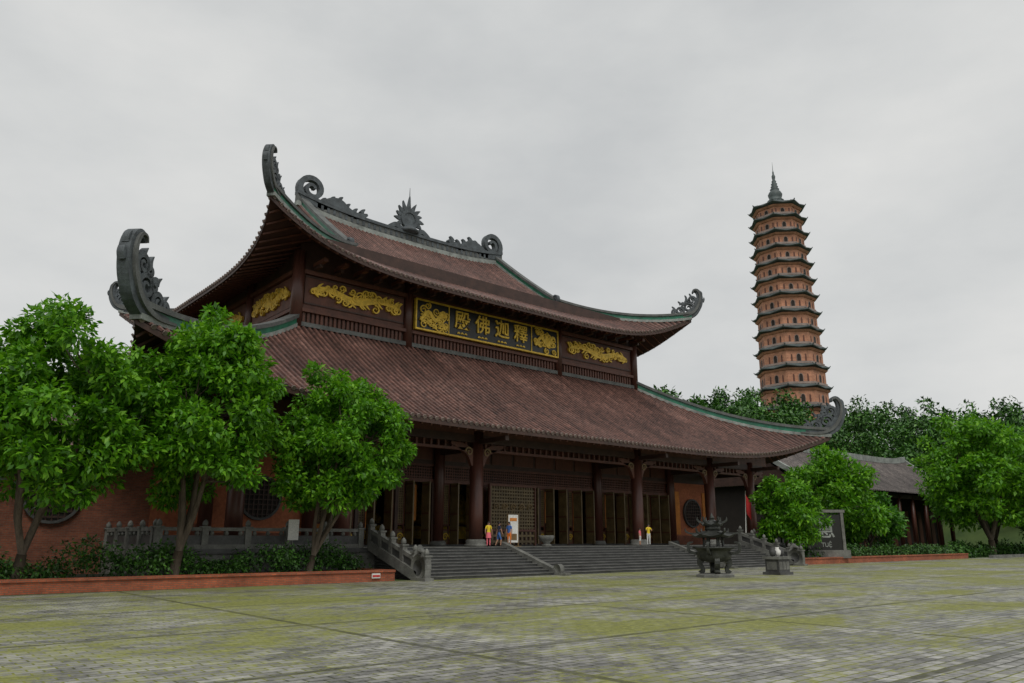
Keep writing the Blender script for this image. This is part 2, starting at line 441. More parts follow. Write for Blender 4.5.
def gold_scroll(O,U,L):
    rr=random.Random(3)
    n=13; pts=[];w=[]
    for i in range(n):
        t=i/(n-1); pts.append(((t-.5)*L,.22*math.sin(t*10))); w.append(.15+.36*math.sin(math.pi*t)**.6)
    mb.ribbon(pts,w,O,U,.12,'gold',5)
    for i in range(26):
        t=(i+.5)/26; env=.25+.42*math.sin(math.pi*t)
        c=((t-.5)*L,rr.uniform(-env,env))
        mb.spiral(O,U,c,rr.uniform(.2,.36),1.3,rr.choice((-1,1)),.13,.16+.002*i,'gold',rr.uniform(0,6))
    for i in range(20):
        t=rr.random(); c=((t-.5)*L,.2*math.sin(t*10)); a=rr.choice((-1,1))
        mb.ribbon([(c[0],c[1]),(c[0]+.16,c[1]+a*.3),(c[0]+.42,c[1]+a*.5)],[.22,.16,.05],O,U,.1,'gold',3)
gold_scroll((26.3,Y0-.2,18.85),(1,0,0),7.2)
gold_scroll((51.9,Y0-.2,18.85),(-1,0,0),7.8)
gold_scroll((X0-.2,52,18.7),(0,1,0),6)
gold_scroll((X0-.2,61,18.7),(0,1,0),7.5)
mb.finish('gilded_scroll_carving',temple)
mb=MB()
sx0,sx1,sz0,sz1=31.25,46.15,17.6,19.8; ys=Y0-.55
mb.box(sx0,sx1,ys,Y0-.35,sz0,sz1,'black')
for(a,b,c,d)in((sx0-.12,sx1+.12,sz1,sz1+.13),(sx0-.12,sx1+.12,sz0-.13,sz0)): mb.box(a,b,ys-.08,Y0-.34,c,d,'gold')
for a in(sx0-.12,sx1,): mb.box(a,a+.12,ys-.08,Y0-.34,sz0,sz1,'gold')
for a in(sx0+3.0,sx1-3.1): mb.box(a,a+.08,ys-.05,ys-.003,sz0,sz1,'gold')
rr=random.Random(5)
for base in(sx0+1.5,sx1-1.5):
    for k in range(26):
        mb.spiral((base,ys-.05-.001*k,18.7),(1,0,0),(rr.uniform(-1.25,1.25),rr.uniform(-.85,.85)),rr.uniform(.2,.36),1.4,rr.choice((-1,1)),.11,.1,'gold',rr.uniform(0,6))
    mb.ribbon([(-1.2,-.5),(-.5,.3),(.2,-.3),(.9,.5),(1.2,.1)],[.2,.3,.35,.25,.1],(base,ys-.09,18.7),(1,0,0),.12,'gold')
for k in range(4):
    for q in(-.35,0,.35): mb.ribbon([(q-.12,-.92),(q,-.82),(q+.12,-.92)],[.08,.12,.08],(sx0+4.35+k*2.07,ys-.05,18.7),(1,0,0),.06,'gold',2)
mb.finish('name_board',temple)
for i,ch in enumerate('殿佛迦釋'):
    text_obj('gold_character',ch,1.6,(sx0+4.35+i*2.07,ys-.06,18.8),(math.radians(90),0,0),'gold',temple,.05)

# podium, stairs
PZ=1.5
mb=MB()
mb.box(11,68,37.2,86,-.3,PZ,'stone')
mb.box(10.85,68.15,37.05,37.35,PZ-.22,PZ+.004,'stonedk')
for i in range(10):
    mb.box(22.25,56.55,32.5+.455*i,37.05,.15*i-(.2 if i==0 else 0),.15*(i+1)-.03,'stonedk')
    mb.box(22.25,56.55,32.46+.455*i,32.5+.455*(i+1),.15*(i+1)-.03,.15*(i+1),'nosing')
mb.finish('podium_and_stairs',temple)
mb=MB()
def post(mb,x,y,z,h=1.25,w=.15):
    mb.box(x-w,x+w,y-w,y+w,z,z+h,'stone'); mb.box(x-w-.05,x+w+.05,y-w-.05,y+w+.05,z+h,z+h+.08,'stone')
    mb.lathe([(.10,0),(.14,.08),(.12,.2),(.04,.3),(.01,.32)],(x,y,z+h+.08),10,'stone')
def bal_run(mb,a,b,n):
    a=Vector(a);b=Vector(b)
    for i in range(n+1):
        p=a.lerp(b,i/n); post(mb,p.x,p.y,p.z-.05,1.0)
    pth=[a.lerp(b,i/4) for i in range(5)]
    mb.sweep(pth,.2,.82,.98,'stone'); mb.sweep(pth,.26,0,.2,'stone'); mb.sweep(pth,.09,.2,.62,'stonedk')
    for k in range(n*3):
        p=a.lerp(b,(k+.5)/(n*3)); mb.lathe([(.07,.6),(.12,.7),(.07,.84)],(p.x,p.y,p.z),8,'stone')
bal_run(mb,(11.2,37.4,PZ),(21.5,37.4,PZ),5); bal_run(mb,(57.2,37.4,PZ),(67.8,37.4,PZ),5)
bal_run(mb,(11.2,37.9,PZ),(11.2,50,PZ),6)
def stair_bal(mb,x,thin=False):
    w=.42 if not thin else .36
    top=Vector((x,37.1,PZ)); bot=Vector((x,32.4,0.0))
    pth=[top.lerp(bot,i/6) for i in range(7)]
    mb.sweep(pth,w,-.1,.42 if not thin else .3,'stone')
    if not thin:
        mb.sweep(pth,.14,.42,.8,'stonedk'); mb.sweep(pth,.26,.8,1.0,'stone')
        for i in range(5):
            p=top.lerp(bot,i/4.4); post(mb,p.x,p.y,p.z+.2,.95,.14)
    y=bot.y-.1
    r0=.62 if not thin else .3
    mb.tube([(x-w*.45,y,r0),(x+w*.45,y,r0)],r0,18,'stone')
    mb.box(x-w*.6,x+w*.6,y-.75,y+.5,0,.14,'stone')
    if not thin:
        mb.tube([(x-w*.5,y,.62),(x+w*.5,y,.62)],.36,18,'stonedk')
        post(mb,x,y-.45,.1,1.0,.16)
        mb.tube([(x,y+.5,1.1),(x,y+.1,1.5),(x,y-.2,1.25),(x,y-.1,1.0)],[.16,.2,.18,.08],8,'stone')
for x in(22.0,56.8): stair_bal(mb,x)
for x in(31.3,47.5): stair_bal(mb,x,True)
mb.finish('stone_balustrades',temple)

mb=MB()
CXS=[15.6,21.8,31.4,47.4,57.0,63.2]
for x in CXS:
    mb.lathe([(.75,0),(.75,.12),(.62,.2),(.68,.34),(.55,.45)],(x,40,PZ),20,'stone')
    mb.lathe([(.44,.45),(.45,2),(.43,7.3)],(x,40,PZ),20,'column')
    mb.lathe([(.6,0),(.6,.15),(.5,.35)],(x,44.2,PZ),18,'stone')
    mb.lathe([(.38,.35),(.38,8.8)],(x,44.2,PZ),18,'column')
    for sg in(-1,1):
        mb.ribbon([(.35,-1.5),(.6,-.75),(1.2,-.35),(2.2,-.12)],[.3,.55,.5,.15],(x,40,8.1),(sg,0,0),.3,'woodred')
        mb.spiral((x,40,8.1),(sg,0,0),(.75,-.62),.3,1.4,1,.12,.4,'lattice',0)
    mb.box(x-.16,x+.16,40.3,44.0,7.6,8.05,'wood'); mb.box(x-.14,x+.14,36.9,39.7,8.0,8.3,'wood')
for y in(48,54,60,66,72,78):
    for x in(15.6,63.2): mb.lathe([(.42,0),(.42,7.6)],(x,y,PZ),16,'column')
mb.finish('columns',temple)
mb=MB()
mb.box(13.5,65.3,39.78,40.22,8.1,8.6,'wood'); mb.box(13.5,65.3,39.85,40.15,7.55,7.72,'woodred')
x=14.5
while x<65:
    if min(abs(x-c) for c in CXS)>.5: mb.box(x-.07,x+.07,39.9,40.1,7.72,8.1,'woodred')
    x+=.55
mb.box(13,66,39.82,40.18,8.6,9.4,'woodred')
mb.box(15.2,63.6,44.4,44.7,7.0,10.6,'wood')
def lattice(x0,x1,z0,z1,y,st,mat='lattice',bw=.035):
    x=x0+st/2
    while x<x1: mb.box(x-bw,x+bw,y-.03,y+.03,z0,z1,mat); x+=st
    z=z0+st/2
    while z<z1: mb.box(x0,x1,y-.052,y-.033,z-bw,z+bw,mat); z+=st
def leaf(x0,x1,y=44.45,z0=PZ+.12,z1=5.75):
    mb.box(x0,x0+.09,y-.06,y+.06,z0,z1,'woodred'); mb.box(x1-.09,x1,y-.06,y+.06,z0,z1,'woodred')
    for z in(z0,z0+.9,z0+1.25,z1-.1): mb.box(x0+.09,x1-.09,y-.055,y+.055,z,z+.1,'woodred')
    mb.box(x0+.09,x1-.09,y-.02,y+.02,z0+.1,z0+.9,'screen')
    mb.spiral(((x0+x1)/2,y-.05,z0+.5),(1,0,0),(0,0),.25,1.5,1,.08,.04,'gold')
    mb.box(x0+.09,x1-.09,y+.055,y+.075,z0+1.35,z1-.1,'wood')
    lattice(x0+.09,x1-.09,z0+1.35,z1-.1,y,.16,'screen')
def oleaf(x,y0,y1):
    mb.box(x-.05,x+.05,y0,y1,PZ+.12,5.75,'screen')
    for z in(PZ+1,3.6,5.5): mb.box(x-.07,x+.07,y0+.05,y1-.05,z,z+.1,'woodred')
for bi in(1,2,3):
    a=CXS[bi]+.38;b=CXS[bi+1]-.38
    mb.box(a,b,44.3,44.6,5.75,6.0,'woodred'); mb.box(a,b,44.3,44.6,6.85,7.0,'woodred')
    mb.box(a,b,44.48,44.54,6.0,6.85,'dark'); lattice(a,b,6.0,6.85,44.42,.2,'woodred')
    mb.box(a,b,44.3,44.55,PZ,PZ+.12,'stonedk')
    for z in(7.3,8.5):
        k=int((b-a)/2.0)
        for i in range(k):
            mb.box(a+(b-a)*i/k+.12,a+(b-a)*(i+1)/k-.12,44.34,44.398,z,z+.95,'woodred')
    n=3 if bi!=2 else 5
    w=(b-a)/n
    for i in range(n+1): mb.box(a+i*w-.12,a+i*w+.12,44.25,44.65,PZ,5.75,'wood')
    for i in range(n):
        u0=a+i*w+.12;u1=a+(i+1)*w-.12
        closed = (bi==2 and i in(1,))
        if closed:
            nn=4
            for k in range(nn): leaf(u0+(u1-u0)*k/nn+.01,u0+(u1-u0)*(k+1)/nn-.01)
        else:
            leaf(u0,u0+.62,44.5); leaf(u1-.62,u1,44.5)
            oleaf(u0+.7,43.5,44.4); oleaf(u1-.7,43.5,44.4)
sxa,sxb=35.0,39.2
mb.box(sxa-.12,sxa,42.9,43.1,PZ,5.8,'woodred'); mb.box(sxb,sxb+.12,42.9,43.1,PZ,5.8,'woodred'); mb.box(sxa,sxb,42.9,43.1,5.65,5.8,'woodred'); mb.box(sxa,sxb,42.9,43.1,2.5,2.65,'woodred')
mb.box(sxa,sxb,43.06,43.09,PZ+.1,5.6,'wood'); lattice(sxa,sxb,2.65,5.65,43.0,.24,'screen',.055); lattice(sxa,sxb,PZ+.1,2.5,43.0,.4,'screen',.08)
for k in range(5): mb.spiral((sxa+.5+k*.8,42.92,4.2),(1,0,0),(0,0),.26,1.6,1,.07,.05,'lattice')
def roundwin(cx,y,cz,r):
    mb.tube([(cx,y-.01,cz),(cx,y-.06,cz)],r,32,'dark',False)
    ci=[(r*1.06*math.cos(a),r*1.06*math.sin(a)) for a in np.linspace(0,2*math.pi,25)]
    mb.ribbon(ci,[.14]*25,(cx,y-.08,cz),(1,0,0),.2,'stonedk',1)
    k=-r+.2
    while k<r:
        h=math.sqrt(max(0,r*r-k*k)); mb.box(cx+k-.03,cx+k+.03,y-.12,y-.07,cz-h,cz+h,'wood'); mb.box(cx-h,cx+h,y-.15,y-.125,cz+k-.03,cz+k+.03,'wood'); k+=.28
for(a,b)in((15.6,21.8),(57.0,63.2)):
    mb.box(a,b,44.35,44.65,PZ,6.99,'orange'); mb.box(a,b,44.3,44.349,PZ,PZ+.8,'brick')
    roundwin((a+b)/2,44.3,4.3,1.15)
for xx in(58.0,62.2):
    mb.box(xx-.35,xx+.35,44.27,44.34,2.4,6.2,'banner')
for(x0,x1)in((15.45,15.75),(63.05,63.35)):
    mb.box(x0,x1,44.7,80,PZ,8.6,'orange'); 
mb.box(15.41,15.445,44.7,80,PZ,2.8,'brick')
for y in(51,57,63,69,75):
    mb.box(15.36,15.44,y-1,y+1,3.3,6.5,'woodred')
mb.box(15.45,63.35,80,80.3,PZ,10,'orange')
mb.box(13,66,44.75,83,9.4,9.7,'wood')
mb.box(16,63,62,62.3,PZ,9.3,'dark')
for x in(24,31.4,39.4,47.4,55):
    for y in(50,56): mb.lathe([(.4,0),(.4,7.8)],(x,y,PZ),12,'column')
mb.box(30,49,58,61,PZ,3.3,'woodred'); mb.box(31,48,57.9,57.99,2.0,3.1,'gold')
for x in(34.5,39.4,44.3):
    mb.lathe([(1.4,0),(1.5,.5),(1.0,1.0),(1.1,1.8),(.8,2.6),(.35,2.9),(.5,3.3),(.45,3.8),(.1,4.2)],(x,59.5,3.3),16,'gold')
for i,x in enumerate((22.9,23.6,24.6,26.3,28.6,29.9,33.4,37.9,42.1,45.7,49.2,51.0,54.2)):
    mb.box(x-.28,x+.28,45.0+.1*(i%2),45.05+.1*(i%2),2.6+.3*(i%3),5.6,'banner')
mb.finish('ground_floor_walls',temple)
mb=MB()
mb.box(-8,13.2,46,46.4,-.3,6.3,'brick'); mb.box(13.2,15.3,45.9,46.5,-.3,6.6,'orange')
mb.box(-8,13.2,45.93,45.99,5.9,6.3,'orange')
roundwin(8.4,46,4.1,1.25)
roundwin(1.0,46,4.1,1.25)
mb.add([(-9,44.4,6.6),(13.5,44.4,6.6),(13.5,50,9.4),(-9,50,9.4),(-9,56,6.6),(13.5,56,6.6)],[(0,1,2,3),(3,2,5,4)],'tile')
mb.box(-8,13.2,46.41,55,6.1,6.5,'wood')
mb.finish('brick_wing',temple)

# ------------------------------------------------------------------ PAGODA TOWER
TX,TY=178.7,98.4
tower=empty('pagoda_tower',(TX,TY,0))
mb=MB()
def octo(r,z,rot=math.pi/8): return [(TX+r*math.cos(rot+k*math.pi/4),TY+r*math.sin(rot+k*math.pi/4),z) for k in range(8)]
def ring16(r,z,lift):
    out=[]
    for k in range(8):
        a=math.pi/8+k*math.pi/4; out.append((TX+r*math.cos(a),TY+r*math.sin(a),z+lift))
        b=a+math.pi/8; rm=r*math.cos(math.pi/8)*.985; out.append((TX+rm*math.cos(b),TY+rm*math.sin(b),z))
    return out
ptsy=[212,225,240,255,270,286,302,319,336,354,373,393,413]
def zy(y): return 1.9+191*math.tan(math.radians(14.5)+math.atan((341.5-y)/768))
zl=[zy(y) for y in ptsy]
for i,z in enumerate(zl):
    t=i/12.0
    er=7.3+2.2*t; br=5.7+2.7*t
    znext=zl[i+1] if i<12 else z-7
    brup=5.7+2.7*max(0,(i-1))/12
    rings=[ring16(er-.5,z-.12,.3),ring16(er,z,.42),ring16(er,z+.2,.46),ring16((er+brup)/2,z+.6,.15),ring16(brup+.25,z+1.0,.0)]
    v=[p for r_ in rings for p in r_]; f=[]
    for a in range(len(rings)-1):
        for k in range(16): f.append((a*16+k,a*16+(k+1)%16,(a+1)*16+(k+1)%16,(a+1)*16+k))
    f.append(tuple(range(15,-1,-1))); f.append(tuple(range(64,80)))
    mb.add(v,f,'towerroof')
    for k in range(8):
        a=math.pi/8+k*math.pi/4; D=(math.cos(a),math.sin(a),0)
        mb.ribbon([(brup+.3,1.05),((er+brup)/2,.75),(er-.2,.55),(er+.2,.9)],[.2,.22,.24,.1],(TX,TY,z),D,.25,'towerroof',3)
    if i>0:
        v=octo(brup+.3,z+.97)+octo(brup+.3,z+1.5); mb.add(v,[(k,(k+1)%8,8+(k+1)%8,8+k) for k in range(8)]+[tuple(range(8,16))],'towertrim')
    zb=znext+1.0
    v=octo(br,zb-.6)+octo(br,z+.2); mb.add(v,[(k,(k+1)%8,8+(k+1)%8,8+k) for k in range(8)],'towerbrick')
    v=octo(br+.25,z-.65)+octo(br+.75,z-.2); mb.add(v,[(k,(k+1)%8,8+(k+1)%8,8+k) for k in range(8)]+[tuple(range(7,-1,-1))],'towerbrick')
    h=(z-.75)-(zb+.4)
    for k in range(8):
        a=k*math.pi/4; ap=br*math.cos(math.pi/8); U=Vector((-math.sin(a),math.cos(a),0)); N=Vector((math.cos(a),math.sin(a),0))
        for off,wd in((0,.55),(-1.7,.25),(1.7,.25)):
            c=Vector((TX,TY,0))+N*(ap+.03)+U*off
            zz0=zb+.6; zz1=zz0+h*.62
            mb.ribbon([(0,zz0),(0,zz0+(zz1-zz0)*.7),(0,zz1)],[wd*1.5,wd*1.5,wd*.7],c,U,.08,'woodred' if off else 'dark',2)
            if off==0: mb.ribbon([(-wd*.9,zz0),(-wd*.9,zz1-.35),(0,zz1+.1),(wd*.9,zz1-.35),(wd*.9,zz0)],[.13]*5,c,U,.2,'towertrim',2)
v=octo(8.3,12)+octo(8.3,zl[-1]-5); mb.add(v,[(k,(k+1)%8,8+(k+1)%8,8+k) for k in range(8)],'towerbrick')
mb.finish('storeys',tower)
mb=MB()
z0=zl[0]+.9
rings=[ring16(5.6,z0-.2,0),ring16(3.0,z0+1.0,.1),ring16(1.9,z0+2.2,0)]
v=[p for r_ in rings for p in r_]; f=[(a*16+k,a*16+(k+1)%16,(a+1)*16+(k+1)%16,(a+1)*16+k) for a in range(2) for k in range(16)]
mb.add(v,f,'towerroof')
mb.lathe([(2.0,0),(2.2,.4),(1.5,.8),(1.7,1.5),(1.9,2.2),(1.5,3.0),(1.0,3.5),(1.25,3.8),(.8,4.2),(1.0,4.6),(.65,5.0),(.85,5.4),(.5,5.8),(.65,6.2),(.35,6.6),(.45,7.2),(.5,7.7),(.2,8.4),(.25,8.8),(.08,9.4),(.02,12.0)],(TX,TY,z0+1.9),14,'towerroof')
mb.finish('spire',tower)

# ------------------------------------------------------------------ GALLERY (right rear)
gal=empty('gallery_building',(108,54,0))
mb=MB()
gx0,gx1=84,131
def gh(t): return 8.2+5.4*(.75*t+.25*t*t)
for sg in(-1,1):
    nr=90;v=[];f=[];N=8;ps=[]
    for k in range(nr):
        for a,b in((-.5,0),(-.2,0),(-.12,.12),(.12,.12),(.2,0)): ps.append((gx0+(k+.5+a)*(gx1-gx0)/nr,b))
    ps.append((gx1,0))
    for p,h in ps:
        e=abs((p-(gx0+gx1)/2)/((gx1-gx0)/2))
        for j in range(N+1):
            t=j/N; v.append((p,54+sg*8*(1-t),gh(t)+h+.7*e**6))
    for i in range(len(ps)-1):
        for j in range(N): f.append((i*(N+1)+j,(i+1)*(N+1)+j,(i+1)*(N+1)+j+1,i*(N+1)+j+1))
    mb.add(v,f,'tilegrey')
mb.sweep([(gx0+(gx1-gx0)*i/20,54,13.6+.7*abs(i/10-1)**6) for i in range(21)],.6,-.1,.75,'ridgelt')
for x in(gx0,gx1): 
    for sg in(-1,1): mb.sweep([(x,54+sg*8*(1-t),gh(t)+.7) for t in np.linspace(1,0,7)],.5,-.2,.45,'ridgelt')
    mb.add([(x,47,8.4),(x,61,8.4),(x,54,14.0)],[(0,1,2)],'wood')
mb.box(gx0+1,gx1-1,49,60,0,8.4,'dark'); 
for x in np.arange(gx0+1,gx1,4.4): mb.lathe([(.3,0),(.3,8.2)],(x,47.3,0),10,'column')
mb.box(gx0,gx1,47.1,47.5,7.5,8.1,'wood'); mb.box(gx0,gx1,46.3,49,0,.5,'stone')
for x in np.arange(gx0+2,gx1-2,2.2): mb.box(x,x+1.2,48.93,48.98,1,6,'woodred')
mb.finish('gallery_body',gal)

# ------------------------------------------------------------------ GROUND
def ss(a,b,x):
    t=np.clip((x-a)/(b-a),0,1); return t*t*(3-2*t)
def H(x,y):
    return np.maximum(25*ss(62,88,y)*ss(84,108,x),19*ss(135,168,x)*ss(8,42,y))
mg,nt,b,o=new_mat('grass_ground')
n=noise(nt,objco(nt),.3); nt.links.new(ramp(nt,n,[(.3,(.03,.06,.012)),(.7,(.07,.11,.025))]),b.inputs['Base Color']); b.inputs['Roughness'].default_value=.9
M['grass']=mg
mb=MB(); mb.add([(-1500,-1500,-.01),(1500,-1500,-.01),(1500,1500,-.01),(-1500,1500,-.01)],[(0,1,2,3)],'grass'); mb.finish('ground')
mb=MB(); xs=np.linspace(82,420,90); ysn=np.linspace(4,330,90); v=[];f=[]
for x in xs:
    for y in ysn:
        fall=float((1-ss(320,415,x))*(1-ss(250,325,y)))
        v.append((x,y,float(H(x,y))*fall-.05))
ny=len(ysn)
for i in range(len(xs)-1):
    for j in range(ny-1): f.append((i*ny+j,(i+1)*ny+j,(i+1)*ny+j+1,i*ny+j+1))
mb.add(v,f,'grass',True); mb.finish('hill')
mp,nt,b,o=new_mat('plaza_paving')
vec=objco(nt)
wn=nt.nodes.new('ShaderNodeTexNoise'); wn.inputs['Scale'].default_value=.9; nt.links.new(vec,wn.inputs['Vector'])
wob=nt.nodes.new('ShaderNodeVectorMath'); wob.operation='MULTIPLY_ADD'; nt.links.new(wn.outputs[1],wob.inputs[0]); wob.inputs[1].default_value=(.06,.06,0); nt.links.new(vec,wob.inputs[2])
br=nt.nodes.new('ShaderNodeTexBrick'); nt.links.new(wob.outputs[0],br.inputs['Vector'])
br.inputs['Scale'].default_value=1; br.inputs['Brick Width'].default_value=.40; br.inputs['Row Height'].default_value=.22; br.inputs['Mortar Size'].default_value=.018
br.inputs['Color1'].default_value=(.47,.46,.44,1); br.inputs['Color2'].default_value=(.22,.215,.205,1); br.inputs['Mortar'].default_value=(.06,.065,.035,1)
big=nt.nodes.new('ShaderNodeTexBrick')
mpb=nt.nodes.new('ShaderNodeMapping'); mpb.inputs['Location'].default_value=(.3,-5.2,0); nt.links.new(wob.outputs[0],mpb.inputs[0]); nt.links.new(mpb.outputs[0],big.inputs['Vector'])
big.offset=0; big.inputs['Scale'].default_value=1; big.inputs['Brick Width'].default_value=9.0; big.inputs['Row Height'].default_value=6.1; big.inputs['Mortar Size'].default_value=.11; big.inputs['Mortar Smooth'].default_value=.5
n1=noise(nt,vec,.13,7,.66); n2=noise(nt,vec,1.1,6,.75); n3=noise(nt,vec,7,4,.75)
n4=noise(nt,objco(nt,(1,1,1),(31,7,0)),.22,6,.7)
nst=noise(nt,objco(nt,(.10,.55,1),(3,9,0)),1.0,5,.65)
col=br.outputs[0]
col=mixc(nt,.9,col,ramp(nt,n2,[(.32,(.36,.36,.35)),(.5,(.85,.85,.83)),(.68,(1.35,1.35,1.32))]),'MULTIPLY')
col=mixc(nt,.6,col,ramp(nt,n3,[(.3,(.45,.45,.45)),(.7,(1.4,1.4,1.4))]),'MULTIPLY')
wet=ramp(nt,n4,[(.42,(0,0,0)),(.58,(1,1,1))])
col=mixc(nt,math_(nt,'MULTIPLY',wet,.6),col,mixc(nt,1.0,col,(.5,.5,.5),'MULTIPLY'))
mossm=math_(nt,'ADD',math_(nt,'MULTIPLY',n1,.33),math_(nt,'ADD',math_(nt,'MULTIPLY',n2,.25),math_(nt,'MULTIPLY',n3,.17)))
mossm=math_(nt,'ADD',mossm,math_(nt,'MULTIPLY',nst,.25))
sp=nt.nodes.new('ShaderNodeSeparateXYZ'); nt.links.new(vec,sp.inputs[0])
band=ramp(nt,math_(nt,'DIVIDE',sp.outputs[1],40.0),[(.05,(0,0,0)),(.45,(1,1,1)),(.82,(.6,.6,.6))])
mossm=math_(nt,'ADD',mossm,math_(nt,'MULTIPLY',band,.030))
mossm=math_(nt,'ADD',mossm,math_(nt,'MULTIPLY',br.outputs[1],.05))
mossm=math_(nt,'ADD',mossm,math_(nt,'MULTIPLY',big.outputs[1],.03))
mfac=ramp(nt,mossm,[(.505,(0,0,0)),(.555,(1,1,1))])
mcol=ramp(nt,n3,[(.3,(.085,.095,.010)),(.7,(.30,.31,.045))])
col=mixc(nt,math_(nt,'MULTIPLY',mfac,.85),col,mcol)
jn=math_(nt,'MULTIPLY',big.outputs[1],ramp(nt,n2,[(.35,(.35,.35,.35)),(.6,(1,1,1))]))
col=mixc(nt,math_(nt,'MULTIPLY',jn,.85),col,(.035,.035,.02))
nt.links.new(col,b.inputs['Base Color'])
rg=ramp(nt,math_(nt,'ADD',math_(nt,'MULTIPLY',n4,.7),math_(nt,'MULTIPLY',n2,.3)),[(.42,(.75,.75,.75)),(.60,(.28,.28,.28))])
rg=mixc(nt,mfac,rg,(.85,.85,.85)); nt.links.new(rg,b.inputs['Roughness'])
hh=math_(nt,'ADD',math_(nt,'MULTIPLY',br.outputs[1],-1.0),math_(nt,'MULTIPLY',n3,.8)); bump(nt,hh,b,.3,.03)
M['paving']=mp
mb=MB(); mb.add([(-120,-80,0),(150,-80,0),(150,33.0,0),(-120,33.0,0)],[(0,1,2,3)],'paving'); mb.finish('plaza')

mb=MB()
mb.sweep([(20.9,33.1,0),(3,33.8,0),(-14,34.6,0)],.45,-.1,.42,'brickcurb')
mb.sweep([(20.9,33.1,0),(3,33.8,0),(-14,34.6,0)],.58,.42,.52,'brickcurb')
mb.sweep([(20.9,33.33,0),(20.9,37.0,0)],.45,-.1,.5,'brickcurb')
mb.add([(20.7,33.3,.42),(20.7,37.0,.42),(-14,46,.42),(-14,34.7,.42)],[(0,1,2,3)],'soil')
mb.finish('planter_wall',origin=(10,33.5,0))
mb=MB()
mb.sweep([(57.9,33.1,0),(93,33.1,0)],.45,-.1,.42,'brickcurb'); mb.sweep([(57.9,33.1,0),(93,33.1,0)],.58,.42,.52,'brickcurb')
mb.add([(57.9,33.3,.42),(93,33.3,.42),(93,45,.42),(68.2,45,.42),(68.2,37,.42),(57.9,37,.42)],[(0,1,2,3,4,5)],'soil')
mb.finish('planter_wall',origin=(75,33.1,0))
mb=MB()
mb.sweep([(97,32.0,0),(150,32.0,0)],.4,-.1,.3,'stone')
mb.finish('stone_kerb',origin=(120,32,0))

# ------------------------------------------------------------------ FOLIAGE
def leaf_cloud(C,R,per,size,flat=.75,out=.6,dr=.25):
    C=np.repeat(np.asarray(C,float),per,axis=0); R=np.repeat(np.asarray(R,float),per)
    n=len(C)
    d=RNG.normal(size=(n,3)); d/=np.linalg.norm(d,axis=1)[:,None]
    r=R*RNG.random(n)**(1/2.6)
    P=C+d*r[:,None]*np.array([1,1,flat])
    ax=d*out+RNG.normal(size=(n,3))*.55+np.array([0,0,-dr]); ax/=np.linalg.norm(ax,axis=1)[:,None]
    u=np.array([0,0,1.0])+RNG.normal(size=(n,3))*.5+d*.4
    w=np.cross(ax,u); w/=(np.linalg.norm(w,axis=1)[:,None]+1e-9)
    nrm=np.cross(w,ax)
    L=(size*(.65+.7*RNG.random(n)))[:,None]
    V=np.empty((n,4,3)); V[:,0]=P; V[:,1]=P+ax*L*.45+w*L*.24+nrm*L*.05; V[:,2]=P+ax*L-nrm*L*.06; V[:,3]=P+ax*L*.45-w*L*.24+nrm*L*.05
    return V.reshape(-1,3)
def mesh_quads(V,name,mat,loc,parent=None):
    n=len(V)//4; me=bpy.data.meshes.new(name)
    me.vertices.add(len(V)); me.vertices.foreach_set('co',(V-np.array(loc)).astype(np.float32).ravel())
    me.loops.add(4*n); me.loops.foreach_set('vertex_index',np.arange(4*n,dtype=np.int32))
    me.polygons.add(n); me.polygons.foreach_set('loop_start',np.arange(0,4*n,4,dtype=np.int32))
    try: me.polygons.foreach_set('loop_total',np.full(n,4,dtype=np.int32))
    except Exception: pass
    me.update(calc_edges=True); me.validate()
    me.materials.append(M[mat])
    ob=bpy.data.objects.new(name,me); COL.objects.link(ob)
    if parent: ob.parent=parent
    else: ob.location=loc
    return ob
def crown_points(c,rad,n,seed,nr=.28):
    rg=np.random.default_rng(seed)
    d=rg.normal(size=(n*3,3)); d/=np.linalg.norm(d,axis=1)[:,None]
    d=d[d[:,2]>-.8][:n]
    r=.4+.6*rg.random(len(d))**.5
    lump=1+np.clip(.12*np.sin(d[:,0]*5+seed)+.11*np.cos(d[:,1]*6+seed*2)+.08*rg.normal(size=len(d)),-.3,.2)
    nar=1-nr*np.clip(d[:,2],0,1)
    P=np.array(c)+d*(r*lump)[:,None]*np.array(rad)*np.stack([nar,nar,np.ones(len(d))],1)
    return P
